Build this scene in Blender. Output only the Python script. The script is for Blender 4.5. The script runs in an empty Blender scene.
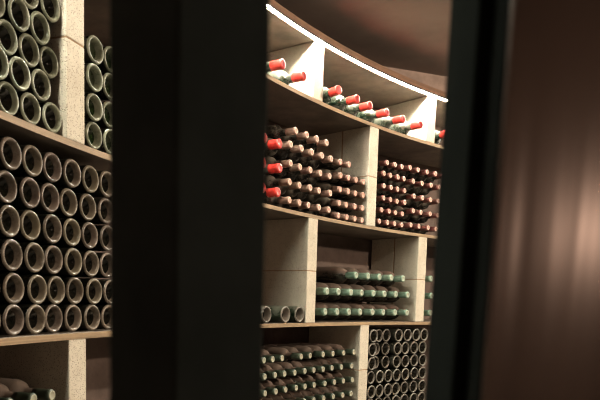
import bpy, bmesh, math, random
from mathutils import Matrix, Vector
random.seed(7)
SC = bpy.context.scene
COL = SC.collection
PI = math.pi

# ---------------------------------------------------------------- layout
CX, CY, R = 3.6490, 0.5264, 4.4471      # the round room, the racks line its wall
EYE = 1.2                               # camera height; heights below are relative to it
Z_LED, Z1, ZA, ZB, ZC = 1.1945, 0.9248, 0.3961, -0.1168, -0.620
BT = 0.017                              # board thickness
DEEP = 0.38                             # rack depth
CEIL = 1.40
FLOOR = -EYE

def th(arc):                            # angle about the room's centre for a distance along the rack
    return PI - arc / R

def at(arc, depth, z):
    a = th(arc)
    return Vector((CX + (R + depth) * math.cos(a), CY + (R + depth) * math.sin(a), z + EYE))

# ---------------------------------------------------------------- materials
def new_mat(name):
    m = bpy.data.materials.new(name); m.use_nodes = True
    nt = m.node_tree; nt.nodes.clear()
    out = nt.nodes.new('ShaderNodeOutputMaterial')
    b = nt.nodes.new('ShaderNodeBsdfPrincipled')
    nt.links.new(b.outputs[0], out.inputs[0])
    return m, nt, b

def N(nt, t, **kw):
    n = nt.nodes.new(t)
    for k, v in kw.items():
        if k in n.inputs: n.inputs[k].default_value = v
        else: setattr(n, k, v)
    return n

def ramp(nt, fac, stops):
    r = nt.nodes.new('ShaderNodeValToRGB')
    e = r.color_ramp.elements
    while len(e) < len(stops): e.new(0.5)
    for i, (p, c) in enumerate(stops):
        e[i].position = p; e[i].color = (c[0], c[1], c[2], 1)
    nt.links.new(fac, r.inputs[0])
    return r.outputs[0]

def mixc(nt, fac, a, b, mode='MIX'):
    m = nt.nodes.new('ShaderNodeMix'); m.data_type = 'RGBA'; m.blend_type = mode
    for sock, v in ((m.inputs[0], fac), (m.inputs[6], a), (m.inputs[7], b)):
        if isinstance(v, (int, float)): sock.default_value = v
        elif isinstance(v, tuple): sock.default_value = (v[0], v[1], v[2], 1)
        else: nt.links.new(v, sock)
    return m.outputs[2]

def math_(nt, op, a, b=0.0, clamp=False):
    m = nt.nodes.new('ShaderNodeMath'); m.operation = op; m.use_clamp = clamp
    for s, v in ((m.inputs[0], a), (m.inputs[1], b)):
        if isinstance(v, (int, float)): s.default_value = v
        else: nt.links.new(v, s)
    return m.outputs[0]

def bump(nt, b, h, strength=0.3, dist=0.01):
    n = N(nt, 'ShaderNodeBump', Strength=strength, Distance=dist)
    nt.links.new(h, n.inputs['Height']); nt.links.new(n.outputs[0], b.inputs['Normal'])

def objco(nt, scale=(1, 1, 1), randomise=True):
    """object coordinates, shifted by a per-object random amount"""
    tc = nt.nodes.new('ShaderNodeTexCoord')
    mp = N(nt, 'ShaderNodeMapping'); mp.inputs['Scale'].default_value = scale
    nt.links.new(tc.outputs['Object'], mp.inputs[0])
    if not randomise: return mp.outputs[0], None
    oi = nt.nodes.new('ShaderNodeObjectInfo')
    v = nt.nodes.new('ShaderNodeVectorMath'); v.operation = 'ADD'
    nt.links.new(mp.outputs[0], v.inputs[0])
    k = math_(nt, 'MULTIPLY', oi.outputs['Random'], 40.0)
    nt.links.new(k, v.inputs[1])
    return v.outputs[0], oi.outputs['Random']

def dusty_glass(name, glass, dust_a, dust_b, amount, topdust=0.25, rough=0.16, drough=0.75, scale=22):
    """dark bottle glass under a patchy film of cellar dust, more on the upward side"""
    m, nt, b = new_mat(name)
    co, rnd = objco(nt)
    n = N(nt, 'ShaderNodeTexNoise', Scale=scale, Detail=6.0, Roughness=0.65)
    nt.links.new(co, n.inputs['Vector'])
    geo = nt.nodes.new('ShaderNodeNewGeometry')
    sp = nt.nodes.new('ShaderNodeSeparateXYZ'); nt.links.new(geo.outputs['Normal'], sp.inputs[0])
    up = math_(nt, 'MULTIPLY', sp.outputs[2], topdust)
    f = math_(nt, 'ADD', n.outputs['Fac'], up)
    rr = math_(nt, 'MULTIPLY', math_(nt, 'SUBTRACT', rnd, 0.5), 0.22)
    f = math_(nt, 'ADD', f, rr)
    f = math_(nt, 'ADD', f, amount - 0.75)
    f = math_(nt, 'MULTIPLY', math_(nt, 'ADD', f, 0.0), 2.2, True)
    dust = mixc(nt, rnd, dust_a, dust_b)
    nt.links.new(mixc(nt, f, glass, dust), b.inputs['Base Color'])
    r_ = math_(nt, 'ADD', math_(nt, 'MULTIPLY', f, drough - rough), rough)
    nt.links.new(r_, b.inputs['Roughness'])
    bump(nt, b, n.outputs['Fac'], 0.12, 0.002)
    return m

def plain(name, col, rough=0.5, metal=0.0, var=0.0, scale=30, bmp=0.0, col2=None):
    m, nt, b = new_mat(name)
    co, rnd = objco(nt)
    n = N(nt, 'ShaderNodeTexNoise', Scale=scale, Detail=5.0, Roughness=0.6)
    nt.links.new(co, n.inputs['Vector'])
    c2 = col2 or tuple(c * (1 - var) for c in col)
    f = ramp(nt, n.outputs['Fac'], [(0.35, (0, 0, 0)), (0.65, (1, 1, 1))])
    if col2:
        f2 = math_(nt, 'ADD', math_(nt, 'MULTIPLY', f, 0.6), math_(nt, 'MULTIPLY', rnd, 0.5), True)
    else:
        f2 = f
    nt.links.new(mixc(nt, f2, col, c2), b.inputs['Base Color'])
    b.inputs['Roughness'].default_value = rough; b.inputs['Metallic'].default_value = metal
    if bmp: bump(nt, b, n.outputs['Fac'], bmp, 0.004)
    return m

def concrete(name, base, low, pit):
    m, nt, b = new_mat(name)
    co, rnd = objco(nt)
    n1 = N(nt, 'ShaderNodeTexNoise', Scale=9.0, Detail=6.0, Roughness=0.65)
    n2 = N(nt, 'ShaderNodeTexNoise', Scale=110.0, Detail=3.0, Roughness=0.6)
    v = N(nt, 'ShaderNodeTexVoronoi', Scale=210.0); v.inputs['Randomness'].default_value = 1.0
    for x in (n1, n2, v): nt.links.new(co, x.inputs['Vector'])
    c = mixc(nt, ramp(nt, n1.outputs['Fac'], [(0.3, (0, 0, 0)), (0.7, (1, 1, 1))]), low, base)
    pits = ramp(nt, v.outputs['Distance'], [(0.24, (1, 1, 1)), (0.40, (0, 0, 0))])
    gate = ramp(nt, n2.outputs['Fac'], [(0.40, (0, 0, 0)), (0.52, (1, 1, 1))])
    pm = math_(nt, 'MULTIPLY', pits, gate)
    c = mixc(nt, math_(nt, 'MULTIPLY', pm, 0.62), c, pit)
    nt.links.new(c, b.inputs['Base Color'])
    b.inputs['Roughness'].default_value = 0.9
    h = math_(nt, 'SUBTRACT', math_(nt, 'MULTIPLY', n2.outputs['Fac'], 0.4), pm)
    bump(nt, b, h, 0.5, 0.003)
    return m

def wood(name, a, c, edge=None, rough=0.65):
    """board: grain along the curve; thin plies show as lines on the edge"""
    m, nt, b = new_mat(name)
    tc = nt.nodes.new('ShaderNodeTexCoord')
    mp = N(nt, 'ShaderNodeMapping'); mp.inputs['Scale'].default_value = (3, 3, 160)
    nt.links.new(tc.outputs['Object'], mp.inputs[0])
    n = N(nt, 'ShaderNodeTexNoise', Scale=1.0, Detail=5.0, Roughness=0.6); nt.links.new(mp.outputs[0], n.inputs['Vector'])
    n2 = N(nt, 'ShaderNodeTexNoise', Scale=7.0, Detail=7.0, Roughness=0.7); nt.links.new(tc.outputs['Object'], n2.inputs['Vector'])
    f = math_(nt, 'ADD', math_(nt, 'MULTIPLY', n.outputs['Fac'], 0.6), math_(nt, 'MULTIPLY', n2.outputs['Fac'], 0.4))
    nt.links.new(ramp(nt, f, [(0.36, a), (0.62, c)]), b.inputs['Base Color'])
    b.inputs['Roughness'].default_value = rough
    bump(nt, b, f, 0.25, 0.004)
    return m

M = {}
M['concrete'] = concrete('pale pitted concrete', (0.63, 0.58, 0.48), (0.48, 0.43, 0.34), (0.09, 0.065, 0.04))
M['mortar'] = plain('rust brown mortar', (0.40, 0.26, 0.15), 0.9, var=0.4, scale=60)
M['board'] = wood('plywood board', (0.17, 0.115, 0.065), (0.36, 0.25, 0.14))
M['cornice'] = wood('brown cornice board', (0.10, 0.055, 0.032), (0.20, 0.105, 0.06))
M['film'] = plain('dark film faced plywood', (0.20, 0.162, 0.128), 0.6, var=0.45, scale=8)
M['back'] = plain('brown plaster', (0.17, 0.122, 0.102), 0.9, var=0.45, scale=7, bmp=0.3)
M['upper'] = plain('pinkish plaster', (0.30, 0.21, 0.17), 0.9, var=0.35, scale=9, bmp=0.3)
M['ceil'] = plain('dark brown ceiling', (0.27, 0.21, 0.178), 0.85, var=0.25, scale=2.5, bmp=0.1)
M['floor'] = plain('dark stone floor', (0.10, 0.085, 0.07), 0.7, var=0.5, scale=4, bmp=0.2)
M['light_shield'] = plain('dark aluminium', (0.08, 0.07, 0.06), 0.5, metal=0.6)
# bottles
M['green_bare'] = dusty_glass('dark green glass', (0.010, 0.018, 0.010), (0.16, 0.17, 0.13), (0.20, 0.19, 0.15), 0.32, 0.2)
M['green_dust'] = dusty_glass('grey green dusty glass', (0.012, 0.022, 0.010), (0.25, 0.25, 0.18), (0.18, 0.20, 0.14), 0.62, 0.1, 0.14, 0.32)
M['mauve_dust'] = dusty_glass('mauve brown dusty glass', (0.014, 0.011, 0.008), (0.20, 0.16, 0.135), (0.165, 0.145, 0.10), 0.64, 0.1, 0.14, 0.32)
M['black_dust'] = dusty_glass('near black glass', (0.010, 0.009, 0.007), (0.20, 0.17, 0.14), (0.15, 0.14, 0.11), 0.40, 0.15)
M['shade_black'] = dusty_glass('shaded near black glass', (0.008, 0.009, 0.006), (0.06, 0.055, 0.045), (0.05, 0.05, 0.04), 0.30, 0.0, 0.22, 0.6)  # bottle sides coloured darker to stand for the shadow between bottles
M['brown_dust'] = dusty_glass('brown dusty glass', (0.014, 0.014, 0.010), (0.135, 0.092, 0.072), (0.10, 0.075, 0.058), 0.36, 0.60)
M['pale_base'] = dusty_glass('pale worn glass', (0.03, 0.03, 0.025), (0.19, 0.16, 0.135), (0.14, 0.125, 0.10), 0.55, 0.1, 0.16, 0.5)
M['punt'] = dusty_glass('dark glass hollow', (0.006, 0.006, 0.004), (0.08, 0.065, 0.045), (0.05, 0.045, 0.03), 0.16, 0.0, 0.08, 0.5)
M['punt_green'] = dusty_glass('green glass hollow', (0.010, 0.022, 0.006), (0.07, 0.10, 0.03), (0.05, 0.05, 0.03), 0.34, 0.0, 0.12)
M['cap_red'] = plain('red foil', (0.56, 0.035, 0.025), 0.38, var=0.35, scale=40)
M['cap_red_end'] = plain('red foil end', (0.40, 0.025, 0.03), 0.4, var=0.4, scale=70)
M['cap_rose'] = plain('dusty rose foil', (0.16, 0.07, 0.055), 0.6, scale=35, col2=(0.27, 0.18, 0.13))
M['cap_wine'] = plain('dusty wine red foil', (0.14, 0.034, 0.032), 0.5, scale=35, col2=(0.20, 0.09, 0.07))
M['end_cream'] = plain('cream worn end', (0.74, 0.58, 0.45), 0.6, scale=60, col2=(0.64, 0.42, 0.33))
M['end_pink'] = plain('pink worn end', (0.55, 0.24, 0.20), 0.6, scale=60, col2=(0.60, 0.33, 0.25))
M['cap_green'] = plain('teal green foil', (0.10, 0.19, 0.14), 0.45, scale=30, col2=(0.20, 0.27, 0.20))
M['end_green'] = plain('pale green end', (0.26, 0.34, 0.26), 0.55, scale=60, col2=(0.34, 0.35, 0.27))
M['cap_dark'] = plain('dark bottle green foil', (0.022, 0.035, 0.024), 0.4, scale=30, col2=(0.06, 0.075, 0.05))
M['end_pale'] = plain('pale celadon end', (0.29, 0.31, 0.225), 0.55, scale=60, col2=(0.35, 0.31, 0.23))

def emitter(name, col, strength):
    m = bpy.data.materials.new(name); m.use_nodes = True
    nt = m.node_tree; nt.nodes.clear()
    o = nt.nodes.new('ShaderNodeOutputMaterial'); e = nt.nodes.new('ShaderNodeEmission')
    e.inputs[0].default_value = (*col, 1); e.inputs[1].default_value = strength
    nt.links.new(e.outputs[0], o.inputs[0])
    return m
M['led'] = emitter('led light', (1.0, 0.95, 0.78), 2000.0)

# ---------------------------------------------------------------- object helpers
def link(name, me, mats, parent=None):
    o = bpy.data.objects.new(name, me); COL.objects.link(o)
    for m in (mats if isinstance(mats, (list, tuple)) else [mats]):
        if me.materials.find(m.name) < 0: me.materials.append(m)
    if parent is not None: o.parent = parent
    return o

def mesh_from(bm, name, smooth=False):
    me = bpy.data.meshes.new(name)
    bmesh.ops.recalc_face_normals(bm, faces=bm.faces)
    if smooth:
        for f in bm.faces: f.smooth = True
    bm.to_mesh(me); bm.free()
    return me

def tag(o, label=None, cat=None, group=None, kind=None):
    if label: o['label'] = label
    if cat: o['category'] = cat
    if group: o['group'] = group
    if kind: o['kind'] = kind
    return o

def empty(name, loc, rz=0.0):
    o = bpy.data.objects.new(name, None); COL.objects.link(o)
    o.location = loc; o.rotation_euler = (0, 0, rz); o.empty_display_size = 0.05
    return o

def arc_slab(name, mat, a0, a1, d0, d1, z0, z1, seg=0.04, parent=None, bev=0.0):
    """a curved board that follows the rack: arc a0..a1, depth d0..d1, height z0..z1"""
    bm = bmesh.new()
    n = max(2, int((a1 - a0) / seg))
    rings = []
    for i in range(n + 1):
        a = a0 + (a1 - a0) * i / n
        rings.append([bm.verts.new(at(a, d, z)) for d, z in ((d0, z0), (d0, z1), (d1, z1), (d1, z0))])
    for i in range(n):
        for k in range(4):
            bm.faces.new((rings[i][k], rings[i][(k + 1) % 4], rings[i + 1][(k + 1) % 4], rings[i + 1][k]))
    bm.faces.new(rings[0]); bm.faces.new(rings[-1])
    if isinstance(mat, list):                             # second material on the upper and lower faces
        bm.normal_update()
        for f in bm.faces:
            if abs(f.normal.z) > 0.7: f.material_index = 1
    return link(name, mesh_from(bm, name), mat, parent)

def box_bm(bm, x0, x1, y0, y1, z0, z1, bev=0.0, jitter=0.0):
    r = bmesh.ops.create_cube(bm, size=1.0)
    for v in r['verts']:
        v.co = Vector(((x0 + x1) / 2 + v.co.x * (x1 - x0), (y0 + y1) / 2 + v.co.y * (y1 - y0), (z0 + z1) / 2 + v.co.z * (z1 - z0)))
    if bev:
        es = list({e for v in r['verts'] for e in v.link_edges})
        bmesh.ops.bevel(bm, geom=es, offset=bev, segments=2, profile=0.6, affect='EDGES')

def lathe(prof, seg=28, mats=1, breaks=()):
    """profile (x along the axis, radius) spun about +X; breaks = material index per span"""
    bm = bmesh.new()
    rings = []
    for x, r in prof:
        if r < 1e-6: rings.append([bm.verts.new((x, 0, 0))])
        else: rings.append([bm.verts.new((x, r * math.cos(2 * PI * k / seg), r * math.sin(2 * PI * k / seg))) for k in range(seg)])
    for i in range(len(rings) - 1):
        A, B = rings[i], rings[i + 1]
        for k in range(seg):
            k2 = (k + 1) % seg
            if len(A) == 1 and len(B) == 1: continue
            if len(A) == 1: f = bm.faces.new((A[0], B[k], B[k2]))
            elif len(B) == 1: f = bm.faces.new((A[k], B[0], A[k2]))
            else: f = bm.faces.new((A[k], B[k], B[k2], A[k2]))
            f.material_index = breaks[i] if breaks else 0
    return bm

# ---------------------------------------------------------------- the room
def disc(name, mat, z, r, thick):
    bm = bmesh.new()
    n = 96
    for zz in (z, z + thick):
        vs = [bm.verts.new((CX + r * math.cos(2 * PI * k / n), CY + r * math.sin(2 * PI * k / n), zz + EYE)) for k in range(n)]
        bm.faces.new(vs)
    bm.verts.ensure_lookup_table()
    for k in range(n):
        bm.faces.new((bm.verts[k], bm.verts[(k + 1) % n], bm.verts[n + (k + 1) % n], bm.verts[n + k]))
    return tag(link(name, mesh_from(bm, name), mat), kind='structure')

RO = R + DEEP + 0.012
disc('floor', M['floor'], FLOOR - 0.1, RO + 0.5, 0.1)
disc('ceiling', M['ceil'], CEIL, RO + 0.7, 0.1)

def ring_wall(name, mat, r0, r1, a0, a1, z0, z1, n):
    bm = bmesh.new(); rings = []
    for i in range(n + 1):
        a = a0 + (a1 - a0) * i / n
        c, s = math.cos(a), math.sin(a)
        rings.append([bm.verts.new((CX + rr * c, CY + rr * s, zz + EYE)) for rr, zz in ((r0, z0), (r0, z1), (r1, z1), (r1, z0))])
    for i in range(n):
        for k in range(4):
            bm.faces.new((rings[i][k], rings[i][(k + 1) % 4], rings[i + 1][(k + 1) % 4], rings[i + 1][k]))
    return tag(link(name, mesh_from(bm, name), mat), kind='structure')
ring_wall('wall_back', M['back'], RO, RO + 0.12, 0, 2 * PI, FLOOR, 1.240, 160)
# straight wall above the racks, meets the ceiling
def wall_path(name, mat, pts, z0, z1, thick=0.1):
    bm = bmesh.new(); L = []
    for i, p in enumerate(pts):
        p = Vector(p)
        a = Vector(pts[max(i - 1, 0)]); b = Vector(pts[min(i + 1, len(pts) - 1)])
        t = (b - a).normalized(); n = Vector((-t.y, t.x))
        q = p + n * thick
        L.append([bm.verts.new((c.x, c.y, z + EYE)) for c, z in ((p, z0), (p, z1), (q, z1), (q, z0))])
    for i in range(len(L) - 1):
        for k in range(4):
            bm.faces.new((L[i][k], L[i][(k + 1) % 4], L[i + 1][(k + 1) % 4], L[i + 1][k]))
    bm.faces.new(L[0]); bm.faces.new(L[-1])
    return tag(link(name, mesh_from(bm, name), mat), kind='structure')
P0, P1 = (-0.62, 3.63), (1.36, 4.345)
right = [(CX + (R + 0.02) * math.cos(t), CY + (R + 0.02) * math.sin(t)) for t in [math.radians(119 - 4 * k) for k in range(14)]]
wall_path('wall_upper', M['upper'], [P0, P1] + right, 1.2405, CEIL)
ring_wall('wall_rear', M['upper'], RO + 0.02, RO + 0.12, math.radians(140), math.radians(420), 1.2405, CEIL, 90)
arc_slab('baseboard_back', M['back'], 0.2, 5.2, 0.0, DEEP, FLOOR, ZC - BT / 2 - 0.001)
tag(bpy.data.objects['baseboard_back'], kind='structure')

# ---------------------------------------------------------------- shelf boards, cornice, led strip
A0, A1 = 0.1, 5.2
def shelf(z, label):
    return tag(arc_slab('shelf_board', [M['board'], M['film']], A0, A1, 0.0, DEEP, z - BT / 2, z + BT / 2), label, 'shelf', 'curved boards of the wine rack')
shelf(Z1, 'curved plywood shelf just below the brightly lit red-capped bottles')
shelf(ZA, 'curved plywood shelf under the dusty pink-capped bottles, second from the top')
shelf(ZB, 'nearly level plywood shelf under the green-capped bottles')
shelf(ZC, 'lowest plywood shelf at the bottom edge under the stacked bottles')
ZT = 1.1865                                                  # underside of the cornice board
tag(arc_slab('cornice_board', [M['cornice'], M['film']], A0, 10.0, 0.0, DEEP, ZT, 1.240), 'curved brown cornice board along the top of the rack above the light strip', 'cornice')
led = empty('light_strip', at(3.0, -0.01, Z_LED))
bpy.context.view_layer.update()
inv = Matrix.Translation(-led.location)
def child_arc(name, mat, *a):
    o = arc_slab(name, mat, *a, parent=led); o.data.transform(inv); return o
child_arc('lamp_strip', M['led'], A0, 10.0, -0.0095, -0.006, 1.193, 1.1972)
child_arc('light_shield', M['light_shield'], A0, 10.0, -0.020, -0.001, 1.198, 1.200)  # added cover, keeps the strip's light off the ceiling
child_arc('shield_lip', M['light_shield'], A0, 10.0, -0.020, -0.018, 1.190, 1.1978)  # added front edge, cuts the strip's upward light
tag(led, 'thin glowing white strip light curving along the top edge of the rack', 'light')

# ---------------------------------------------------------------- concrete dividers
def divider(arc, z0, z1, label, halves=2, w=0.077, deep=1):
    root = empty('rack_divider', at(arc, 0.0, z0), th(arc))
    h = z1 - z0
    lv = [(0.0, h)] if halves == 1 else [(0.0, h * 0.5 - 0.002), (h * 0.5 + 0.002, h)]
    for x0, x1 in (((0.0, 0.181), (0.189, 0.37)) if deep == 2 else ((0.0, 0.37),)):
        for b0, b1 in lv:
            bm = bmesh.new()
            box_bm(bm, x0, x1, -w / 2, w / 2, b0, b1, 0.003)
            link('block', mesh_from(bm, 'block'), M['concrete'], root)
    bm = bmesh.new()
    if deep == 2: box_bm(bm, 0.178, 0.192, -w / 2 + 0.001, w / 2 - 0.001, 0.001, h - 0.001)
    if halves == 2: box_bm(bm, 0.0015, 0.368, -w / 2 + 0.0015, w / 2 - 0.0015, h * 0.5 - 0.003, h * 0.5 + 0.003)
    if deep == 2 or halves == 2: link('mortar_joint', mesh_from(bm, 'mortar'), M['mortar'], root)
    else: bm.free()
    return tag(root, label, 'rack divider', 'concrete block dividers of the wine rack')
e = 0.0005
b1 = (Z1 + BT / 2 + e, ZT - e); b2 = (ZA + BT / 2 + e, Z1 - BT / 2 - e)
b3 = (ZB + BT / 2 + e, ZA - BT / 2 - e); b4 = (ZC + BT / 2 + e, ZB - BT / 2 - e)
divider(2.790, *b1, 'short glaring concrete divider beside the leftmost red-capped bottles on the top shelf', 1)
divider(3.788, *b1, 'short glaring concrete divider at the right end of the top shelf', 1)
divider(1.2745, *b2, 'tall concrete divider between two stacks of greenish bottle bases, upper left')
divider(2.215, *b2, 'concrete divider behind the left dark post, above the second shelf')
divider(3.280, *b2, 'tall concrete divider between the two stacks of pink-capped bottles', deep=2)
divider(2.782, *b3, 'concrete divider right of the three bottle bases on the bare shelf')
divider(3.764, *b3, 'concrete divider at the right end of the green-capped bottles', deep=2)
divider(1.2765, *b4, 'concrete divider at the bottom left under the mauve bottle bases')
divider(2.240, *b4, 'concrete divider behind the left dark post, below the third shelf')
divider(3.262, *b4, 'concrete divider at the bottom centre beside the small round bottle bases')

# ---------------------------------------------------------------- bottles
def base_profile(L, D, hole):
    r = D / 2
    body = [(0.0055, r * .992), (0.012, r),
            (L * .60, r), (L * .645, r * .98), (L * .69, r * .86), (L * .725, r * .62), (L * .755, r * .45), (L * .79, r * .40),
            (L * .95, r * .38), (L * .955, r * .43), (L * .975, r * .43), (L * .98, r * .38), (L, r * .37), (L, 0)]
    s0 = .80 - hole                                       # the worn foot slopes in to the hollow
    base = [(0.0055, r * .992), (0.0035, r * .978), (0.0014, r * .945), (0.0002, r * .90), (0.0, r * .86), (0.0008, r * .81),
            (0.0008 + s0 * .018, r * (.80 - s0 * .25)), (0.0008 + s0 * .050, r * (.80 - s0 * .62)), (0.0008 + s0 * .095, r * hole)]
    x0 = base[-1][0]
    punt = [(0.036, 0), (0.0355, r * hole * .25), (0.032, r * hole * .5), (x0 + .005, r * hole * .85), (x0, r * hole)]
    return body, base, punt

def neck_profile(L, D, nr, burgundy=False, cl=0.052):
    r = D / 2
    if burgundy:
        sh = [(cl - 0.002, nr * .93), (0.063, nr * 1.08), (0.071, nr + (r - nr) * .24), (0.081, nr + (r - nr) * .50), (0.093, nr + (r - nr) * .74), (0.107, nr + (r - nr) * .90), (0.123, r * .98), (0.138, r)]
    else:
        sh = [(cl - 0.002, nr * .93), (L * .25, nr * .95), (L * .275, nr * 1.10), (L * .30, nr + (r - nr) * .42), (L * .325, nr + (r - nr) * .74), (L * .355, r * .94), (L * .39, r)]
    body = [(0.004, nr * .3)] + sh + [(L - 0.012, r), (L - 0.004, r * .96), (L, r * .84), (L - 0.004, r * .6), (L - 0.03, 0)]
    cap = [(0.0, nr * .78), (0.0012, nr * .93), (0.004, nr * 1.0), (0.012, nr * 1.0), (0.015, nr * .955), (cl * .7, nr * .965), (cl, nr * .985), (cl + 0.0005, nr * .93)]
    top = [(0.0008, 0), (0.0010, nr * .42), (0.0002, nr * .52), (-0.0005, nr * .62), (-0.0003, nr * .76), (0.0004, nr * .80)]
    return body, cap, top

class Kind: pass
def base_kind(L, D, foot, punt, hole=0.6, glass='shade_black'):
    k = Kind(); b, f, p = base_profile(L, D, hole)
    k.root = None; k.L = L; k.D = D
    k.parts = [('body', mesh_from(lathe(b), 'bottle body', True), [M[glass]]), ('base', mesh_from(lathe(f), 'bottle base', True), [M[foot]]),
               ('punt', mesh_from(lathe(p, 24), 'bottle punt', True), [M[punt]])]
    return k
def neck_kind(L, D, nr, glass, cap, end, end2, burgundy=False, cl=0.052):
    k = Kind(); b, c, t = neck_profile(L, D, nr, burgundy, cl)
    k.root = None; k.L = L; k.D = D
    k.parts = [('body', mesh_from(lathe(b), 'bottle body', True), [M[glass]]),
               ('capsule', mesh_from(lathe(c, 24), 'bottle capsule', True), [M[cap]]),
               ('capsule_top', mesh_from(lathe(t, 24, breaks=(1, 1, 0, 0, 0)), 'capsule top', True), [M[end], M[end2]])]
    return k

def put(k, arc, depth, z, label, group, yaw=0.0, tilt=0.0, jit=True):
    """one bottle lying on the rack: its outer end at (arc, depth, z)"""
    if k.root is None:
        root = empty('wine_bottle', (0, 0, 0)); k.root = root
        for n, me, ms in k.parts: link(n, me, ms, root)
    else:
        root = k.root.copy(); COL.objects.link(root)
        for ch in k.root.children:
            c = ch.copy(); COL.objects.link(c); c.parent = root
    j = (lambda s: random.uniform(-s, s)) if jit else (lambda s: 0.0)
    root.location = at(arc, depth + j(0.004), z)
    root.rotation_euler = (0.0, tilt, th(arc) + yaw + j(0.008))
    assert len(label.split()) <= 16, label
    tag(root, label, 'wine bottle', group)
    return root

ORD = ['first', 'second', 'third', 'fourth', 'fifth', 'sixth', 'seventh', 'eighth', 'ninth', 'tenth', 'eleventh']
def rows(kind, table, text, group, depth=0.0, **kw):
    """table: list of (z, [arcs]) from the lowest row up; text has {c} and {r}"""
    n = len(table)
    for i, (z, arcs) in enumerate(table):
        if z is None: continue
        rname = 'bottom row' if i == 0 else 'top row' if i == n - 1 else ORD[i] + ' row up'
        for jx, a in enumerate(arcs):
            d = depth
            if isinstance(a, tuple): a, d = a[0], depth + a[1]
            c = 'leftmost' if jx == 0 else 'rightmost' if jx == len(arcs) - 1 else ORD[jx] + ' from left'
            put(kind, a, d, z, text.format(c=c, r=rname), group, **kw)

# upper left: greenish bases in a honeycomb stack, left of the tall divider
kA = base_kind(0.30, 0.0765, 'green_dust', 'punt', 0.68)
rows(kA, [(0.4465, [0.958, 1.037, 1.118, 1.1965]), (0.515, [0.998, 1.076, 1.158]), (0.583, [0.957, 1.037, 1.116, 1.1955]), (0.6505, [0.998, 1.077, 1.156]), (0.719, [0.957, 1.038, 1.116, 1.194])],
     'greenish bottle base, {c} in the {r} of the upper left stack', 'greenish bottle bases left of the tall divider', 0.016)
kB = base_kind(0.30, 0.076, 'green_dust', 'punt_green', 0.60)
rows(kB, [(0.4455, [1.376, 1.4525]), (0.523, [1.376, 1.453]), (0.603, [1.375, 1.453]), (0.681, [1.384, 1.462])],
     'green bottle base, {c} in {r}, between divider and left post', 'green bottle bases right of the upper left divider', 0.010)
# left: mauve bases in square rows
kC = base_kind(0.30, 0.0765, 'mauve_dust', 'punt', 0.63)
def jc(base, s=0.003): return [a + random.uniform(-s, s) * 0.3 for a in base]
rows(kC, [(-0.0680, [0.965, 1.0465, 1.129, 1.208, 1.2935, 1.3795, 1.459]),
          (0.0075, [0.969, 1.052, 1.137, 1.219, 1.302, 1.386, 1.465]),
          (0.087, [0.962, 1.0435, 1.128, 1.207, 1.288, 1.3735, 1.455]),
          (0.1665, [0.958, 1.039, 1.122, 1.2015, 1.284, 1.368, 1.448]),
          (0.2455, [0.955, 1.036, 1.118, 1.197, 1.2775, 1.363, 1.4435]),
          (0.324, [0.963, 1.0445, 1.125, 1.204, 1.284, 1.3665, 1.445])],
     'dusty mauve bottle base, {c} in the {r} of big left stack', 'mauve bottle bases in the big left stack', 0.020)
# bottom left: necks just above the frame's edge
kD = neck_kind(0.29, 0.074, 0.0165, 'brown_dust', 'cap_dark', 'end_pale', 'end_pale')
rows(kD, [(-0.5715, [0.93, 1.008, 1.09, 1.168]), (-0.496, [0.93, 1.007, 1.091, 1.168]), (-0.4205, [0.93, 1.008, 1.09, 1.168]), (-0.345, [0.93, 1.007, 1.091, 1.168]), (-0.268, [0.925, 1.006, 1.094, 1.168])],
     'green-ended bottle, {c} in the {r}, stack by bottom left divider', 'green-ended bottles at the bottom left')

# top shelf: big bottles with red capsules
kE = neck_kind(0.33, 0.088, 0.0205, 'green_bare', 'cap_red', 'cap_red', 'cap_red_end', cl=0.058)
g = 'red-capped bottles on the top shelf'
put(kE, 2.432, -0.05, 0.978, 'red-capped bottle on the top shelf partly behind the left dark post', g, tilt=0.0)
put(kE, 2.600, -0.05, 0.979, 'red-capped bottle on the top shelf just left of the glaring divider', g)
nm = ['red-capped bottle tucked against the right of the first top shelf divider', 'second red-capped bottle right of the first top shelf divider',
      'third red-capped bottle right of the first top shelf divider', 'fourth red-capped bottle right of the first top shelf divider',
      'red-capped bottle next to last before the right end divider, top shelf', 'red-capped bottle just left of the right end divider on the top shelf']
for (a, y), t in zip([(2.838, -0.33), (3.003, -0.13), (3.129, -0.04), (3.281, 0.0), (3.429, 0.0), (3.585, 0.0)], nm):
    put(kE, a, -0.08, 0.979, t, g, yaw=y)
put(kE, 3.838, -0.08, 0.981, 'red-capped bottle right of the right end divider, beside the right dark post', g, yaw=-0.30)

# second bay, left part: large red capsules, then rose capsules
kF = neck_kind(0.33, 0.100, 0.0205, 'black_dust', 'cap_red', 'cap_red', 'cap_red', cl=0.052)
rows(kF, [(0.456, [2.325, 2.441]), (0.556, [2.322, 2.440]), (0.658, [2.330, 2.443])],
     'large bright red-capped bottle, {c} in the {r} beside left dark post', 'large red-capped bottles in the middle bay', -0.04)
kG = neck_kind(0.30, 0.079, 0.0168, 'black_dust', 'cap_rose', 'end_cream', 'end_pink')
rows(kG, [(0.4445, [2.582, 2.664, 2.744, 2.826, 2.912]), (0.524, [2.579, 2.666, 2.747, 2.828, 2.916]), (0.606, [2.582, 2.668, 2.748, 2.829, 2.911]), (0.688, [2.582, 2.668, 2.753, 2.835, 2.915]), (0.7565, [2.624, 2.710, 2.793, 2.875])],
     'cream-ended bottle, {c} in the {r}, stack right of large red capsules', 'cream-ended bottles in the middle bay')
kH = neck_kind(0.25, 0.0595, 0.016, 'black_dust', 'cap_rose', 'end_pink', 'end_cream', cl=0.045)
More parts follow.
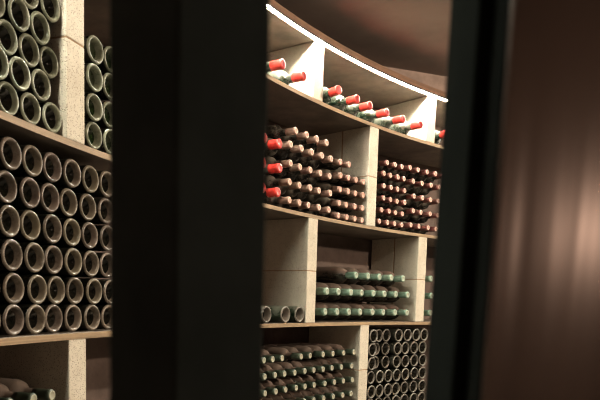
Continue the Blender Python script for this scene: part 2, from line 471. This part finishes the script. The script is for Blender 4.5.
rows(kH, [(0.4245, [2.993, 3.061, 3.134, 3.203]), (0.486, [2.995, 3.060, 3.129, 3.197]), (0.5545, [3.005, 3.072, 3.138, 3.203]), (0.622, [3.001, 3.069, 3.135, 3.203]), (0.688, [3.001, 3.071])],
     'small pink-ended bottle, {c} in the {r} left of tall divider', 'small pink-ended bottles left of the tall divider', tilt=-0.135)
# right of the tall divider: small bottles and a coarser stack
kI = neck_kind(0.25, 0.061, 0.0155, 'black_dust', 'cap_wine', 'end_cream', 'end_pink', cl=0.048)
rows(kI, [(0.4375, [3.360, 3.427, 3.490, 3.557]), (0.500, [3.376, 3.438, 3.501, 3.567]), (0.564, [3.384, 3.448, 3.514, 3.576]), (0.629, [3.384, 3.446, 3.512, 3.575]), (0.6935, [3.376, 3.441, 3.504, 3.566]), (0.755, [3.403, 3.473, 3.537])],
     'small wine-red capped bottle, {c} in {r}, right of tall divider', 'small wine-red capped bottles right of the tall divider')
kJ = neck_kind(0.29, 0.075, 0.0158, 'black_dust', 'cap_wine', 'end_cream', 'end_pink', cl=0.050)
rows(kJ, [(0.446, [3.645, 3.724, 3.803, 3.880]), (0.527, [3.657, 3.734, 3.815, 3.892]), (0.609, [3.658, 3.737, 3.816, 3.893]), (0.6915, [3.648, 3.732, 3.811, 3.888]), (0.7625, [3.612, 3.692, 3.774, 3.850, 3.928])],
     'wine-red capped bottle, {c} in the {r} beside right dark post', 'wine-red capped bottles beside the right dark post')

# third bay: three bases on the bare shelf, then green capsules
kK = base_kind(0.30, 0.076, 'pale_base', 'punt', 0.50, 'green_bare')
for a, t in ((2.433, 'leftmost of three bottles lying base outward on the bare shelf'), (2.577, 'middle one of three bottles lying base outward on the bare shelf'), (2.699, 'rightmost of three bottles lying base outward, against the concrete divider')):
    put(kK, a, 0.0, -0.068, t, 'three bottle bases on the bare shelf')
kL = neck_kind(0.33, 0.096, 0.0190, 'brown_dust', 'cap_green', 'end_green', 'end_green', True, 0.060)
rows(kL, [(-0.0555, [2.911, 3.012, 3.114, 3.218, 3.326, 3.428, 3.534, 3.641]), (0.047, [2.913, 3.014, 3.122, 3.226, 3.327, 3.428, 3.532, 3.643]), (0.138, [3.172, 3.272, 3.376, 3.482, 3.596])],
     'green-capped dusty bottle, {c} in the {r} under the empty gap', 'green-capped bottles in the third bay')
rows(kL, [(-0.0555, [3.866]), (0.047, [3.866]), (0.149, [3.855])],
     'green-capped bottle squeezed between end divider and right dark post, {r}', 'green-capped bottles beside the right dark post')

# fourth bay: pale ends on the left, small bases on the right
kM = neck_kind(0.29, 0.072, 0.0165, 'brown_dust', 'cap_dark', 'end_pale', 'end_pale')
rows(kM, [(-0.5655, [2.430, 2.513, 2.596, 2.679, 2.757, 2.838, 2.921, 3.004, 3.085, 3.164]), (-0.491, [2.432, 2.515, 2.597, 2.681, 2.757, 2.836, 2.915, 2.998, 3.081, 3.160]),
          (-0.417, [2.433, 2.516, 2.598, 2.682, 2.757, 2.836, 2.920, 3.010, 3.090, 3.167]), (-0.342, [2.426, 2.510, 2.584, 2.662, 2.752, 2.826, 2.900, 2.984, 3.067, 3.156]),
          (-0.2685, [2.416, 2.490, 2.566, 2.710, 2.794, 2.901, 2.983, 3.077, 3.168])],
     'pale-ended dusty bottle, {c} in the {r}, stack at bottom centre', 'pale-ended bottles at the bottom centre')
kN = base_kind(0.29, 0.0755, 'pale_base', 'punt', 0.72)
c4 = [3.344, 3.420, 3.498, 3.577, 3.660, 3.744, 3.823]
rows(kN, [(-0.5715, c4), (-0.4975, c4), (-0.4175, [3.343, 3.4195, 3.497, 3.575, 3.657, 3.742, 3.821]),
          (-0.340, [3.342, (3.420, 0.034), (3.497, 0.022), 3.577, 3.656, 3.740, 3.821]), (-0.263, [3.342, (3.420, 0.034), (3.496, 0.026), 3.575, 3.653, 3.733, 3.811]), (-0.187, [3.346, (3.424, 0.024), (3.500, 0.026), 3.586, 3.664, 3.743, 3.820])],
     'round worn bottle base, {c} in {r}, right of bottom centre divider', 'worn bottle bases right of the bottom centre divider')

# ---------------------------------------------------------------- dark posts close to the camera
M['post'] = plain('matt black post', (0.010, 0.0115, 0.0105), 0.9, var=0.3, scale=12)
M['post'].node_tree.nodes['Principled BSDF'].inputs['Specular IOR Level'].default_value = 0.0
M['dark_post'] = plain('charcoal post', (0.036, 0.041, 0.038), 0.9, var=0.3, scale=12)
M['dark_post'].node_tree.nodes['Principled BSDF'].inputs['Specular IOR Level'].default_value = 0.0
def panel_mat():
    m, nt, b = new_mat('bronze brown sheet')
    tc = nt.nodes.new('ShaderNodeTexCoord')
    mp = N(nt, 'ShaderNodeMapping'); mp.inputs['Scale'].default_value = (36, 36, 1.0)
    nt.links.new(tc.outputs['Object'], mp.inputs[0])
    n = N(nt, 'ShaderNodeTexNoise', Scale=1.0, Detail=2.0); nt.links.new(mp.outputs[0], n.inputs['Vector'])
    nt.links.new(ramp(nt, n.outputs['Fac'], [(0.3, (0.18, 0.15, 0.135)), (0.7, (0.24, 0.20, 0.18))]), b.inputs['Base Color'])
    b.inputs['Metallic'].default_value = 0.9
    b.inputs['Roughness'].default_value = 0.21
    bump(nt, b, n.outputs['Fac'], 0.3, 0.004)
    return m
M['panel'] = panel_mat()
def prism(name, pts, z0, z1, mats, bev=0.002, lean=0.0):
    bm = bmesh.new()
    c = sum((Vector(p) for p in pts), Vector((0, 0))) / len(pts)
    lo = [bm.verts.new((p[0] - c.x, p[1] - c.y, 0)) for p in pts]
    hi = [bm.verts.new((p[0] - c.x + lean * (z1 - z0), p[1] - c.y, z1 - z0)) for p in pts]
    bm.faces.new(lo); bm.faces.new(hi)
    n = len(pts)
    for k in range(n): bm.faces.new((lo[k], lo[(k + 1) % n], hi[(k + 1) % n], hi[k]))
    bmesh.ops.bevel(bm, geom=list(bm.edges), offset=bev, segments=2, profile=0.5, affect='EDGES')
    o = link(name, mesh_from(bm, name), mats)
    o.location = (c.x, c.y, z0 + EYE)
    return o
o = prism('gate_post', [(-0.0585, 0.30), (-0.0206, 0.36), (-0.0583, 0.39), (-0.0983, 0.33)], FLOOR, CEIL - 0.002, M['dark_post'])
tag(o, 'blurred black post close to the camera, between the left stacks and the middle bays', 'post')
root = empty('gate_post', (0.17, 0.355, FLOOR + EYE))
def sub(name, x0, x1, y0, y1, mat):
    bm = bmesh.new(); box_bm(bm, x0 - 0.17, x1 - 0.17, y0 - 0.355, y1 - 0.355, 0.0, CEIL - FLOOR - 0.002, 0.002)
    return link(name, mesh_from(bm, name), mat, root)
sub('jamb', 0.0798, 0.26, 0.330, 0.400, M['post'])
sub('jamb', 0.0870, 0.26, 0.306, 0.3295, M['post'])
sub('sheet', 0.0875, 0.26, 0.300, 0.3055, M['panel'])
root.rotation_euler = (0, 0.019, 0); root.location.x -= 0.019 * (EYE + 0.04)
tag(root, 'blurred dark post with a bronze brown face along the right edge of the photo', 'post')

# ---------------------------------------------------------------- lights
def point(name, loc, power, col, radius):
    l = bpy.data.lights.new(name, 'POINT'); l.energy = power; l.color = col; l.shadow_soft_size = radius
    o = bpy.data.objects.new(name, l); COL.objects.link(o); o.location = loc
    return o
point('room_lamp', at(3.45, -2.1, 1.26), 185.0, (1.0, 0.86, 0.67), 0.04)
point('centre_fill', (3.65, 0.55, 1.25 + EYE), 310.0, (1.0, 0.78, 0.59), 0.06)  # added unseen fill light, lifts the lower bays
point('sheen_light', (1.6, -3.0, 0.42 + EYE), 10.0, (1.0, 0.72, 0.55), 0.08)  # added unseen light, placed so the bronze sheet mirrors it as a sheen
w = bpy.data.worlds.new('world'); SC.world = w; w.use_nodes = True
w.node_tree.nodes['Background'].inputs[0].default_value = (0.5, 0.45, 0.4, 1)
w.node_tree.nodes['Background'].inputs[1].default_value = 0.02

# ---------------------------------------------------------------- camera
F, PITCH, ROLL, PY = 647.359, -0.0994, -0.0288, 364.588
cam = bpy.data.cameras.new('camera'); co = bpy.data.objects.new('camera', cam); COL.objects.link(co)
cp, sp, c, s = math.cos(PITCH), math.sin(PITCH), math.cos(ROLL), math.sin(ROLL)
rt = Vector((c, s * sp, -s * cp)); up = Vector((s, -sp * c, cp * c)); fw = Vector((0, cp, sp))
co.matrix_world = Matrix(((rt.x, up.x, -fw.x, 0), (rt.y, up.y, -fw.y, 0), (rt.z, up.z, -fw.z, EYE), (0, 0, 0, 1)))
cam.sensor_width = 36.0; cam.lens = F / 600 * 36.0
cam.shift_y = (PY - 200) / 600
cam.clip_start = 0.02
cam.dof.use_dof = True; cam.dof.focus_distance = 3.2; cam.dof.aperture_fstop = 9.0
SC.camera = co
SC.view_settings.view_transform = 'Standard'
SC.view_settings.look = 'None'
SC.view_settings.exposure = 0.0
SC.view_settings.gamma = 1.0
SC.view_settings.use_curve_mapping = False
SC.cycles.use_denoising = True
SC.cycles.max_bounces = 8
SC.cycles.filter_width = 1.1
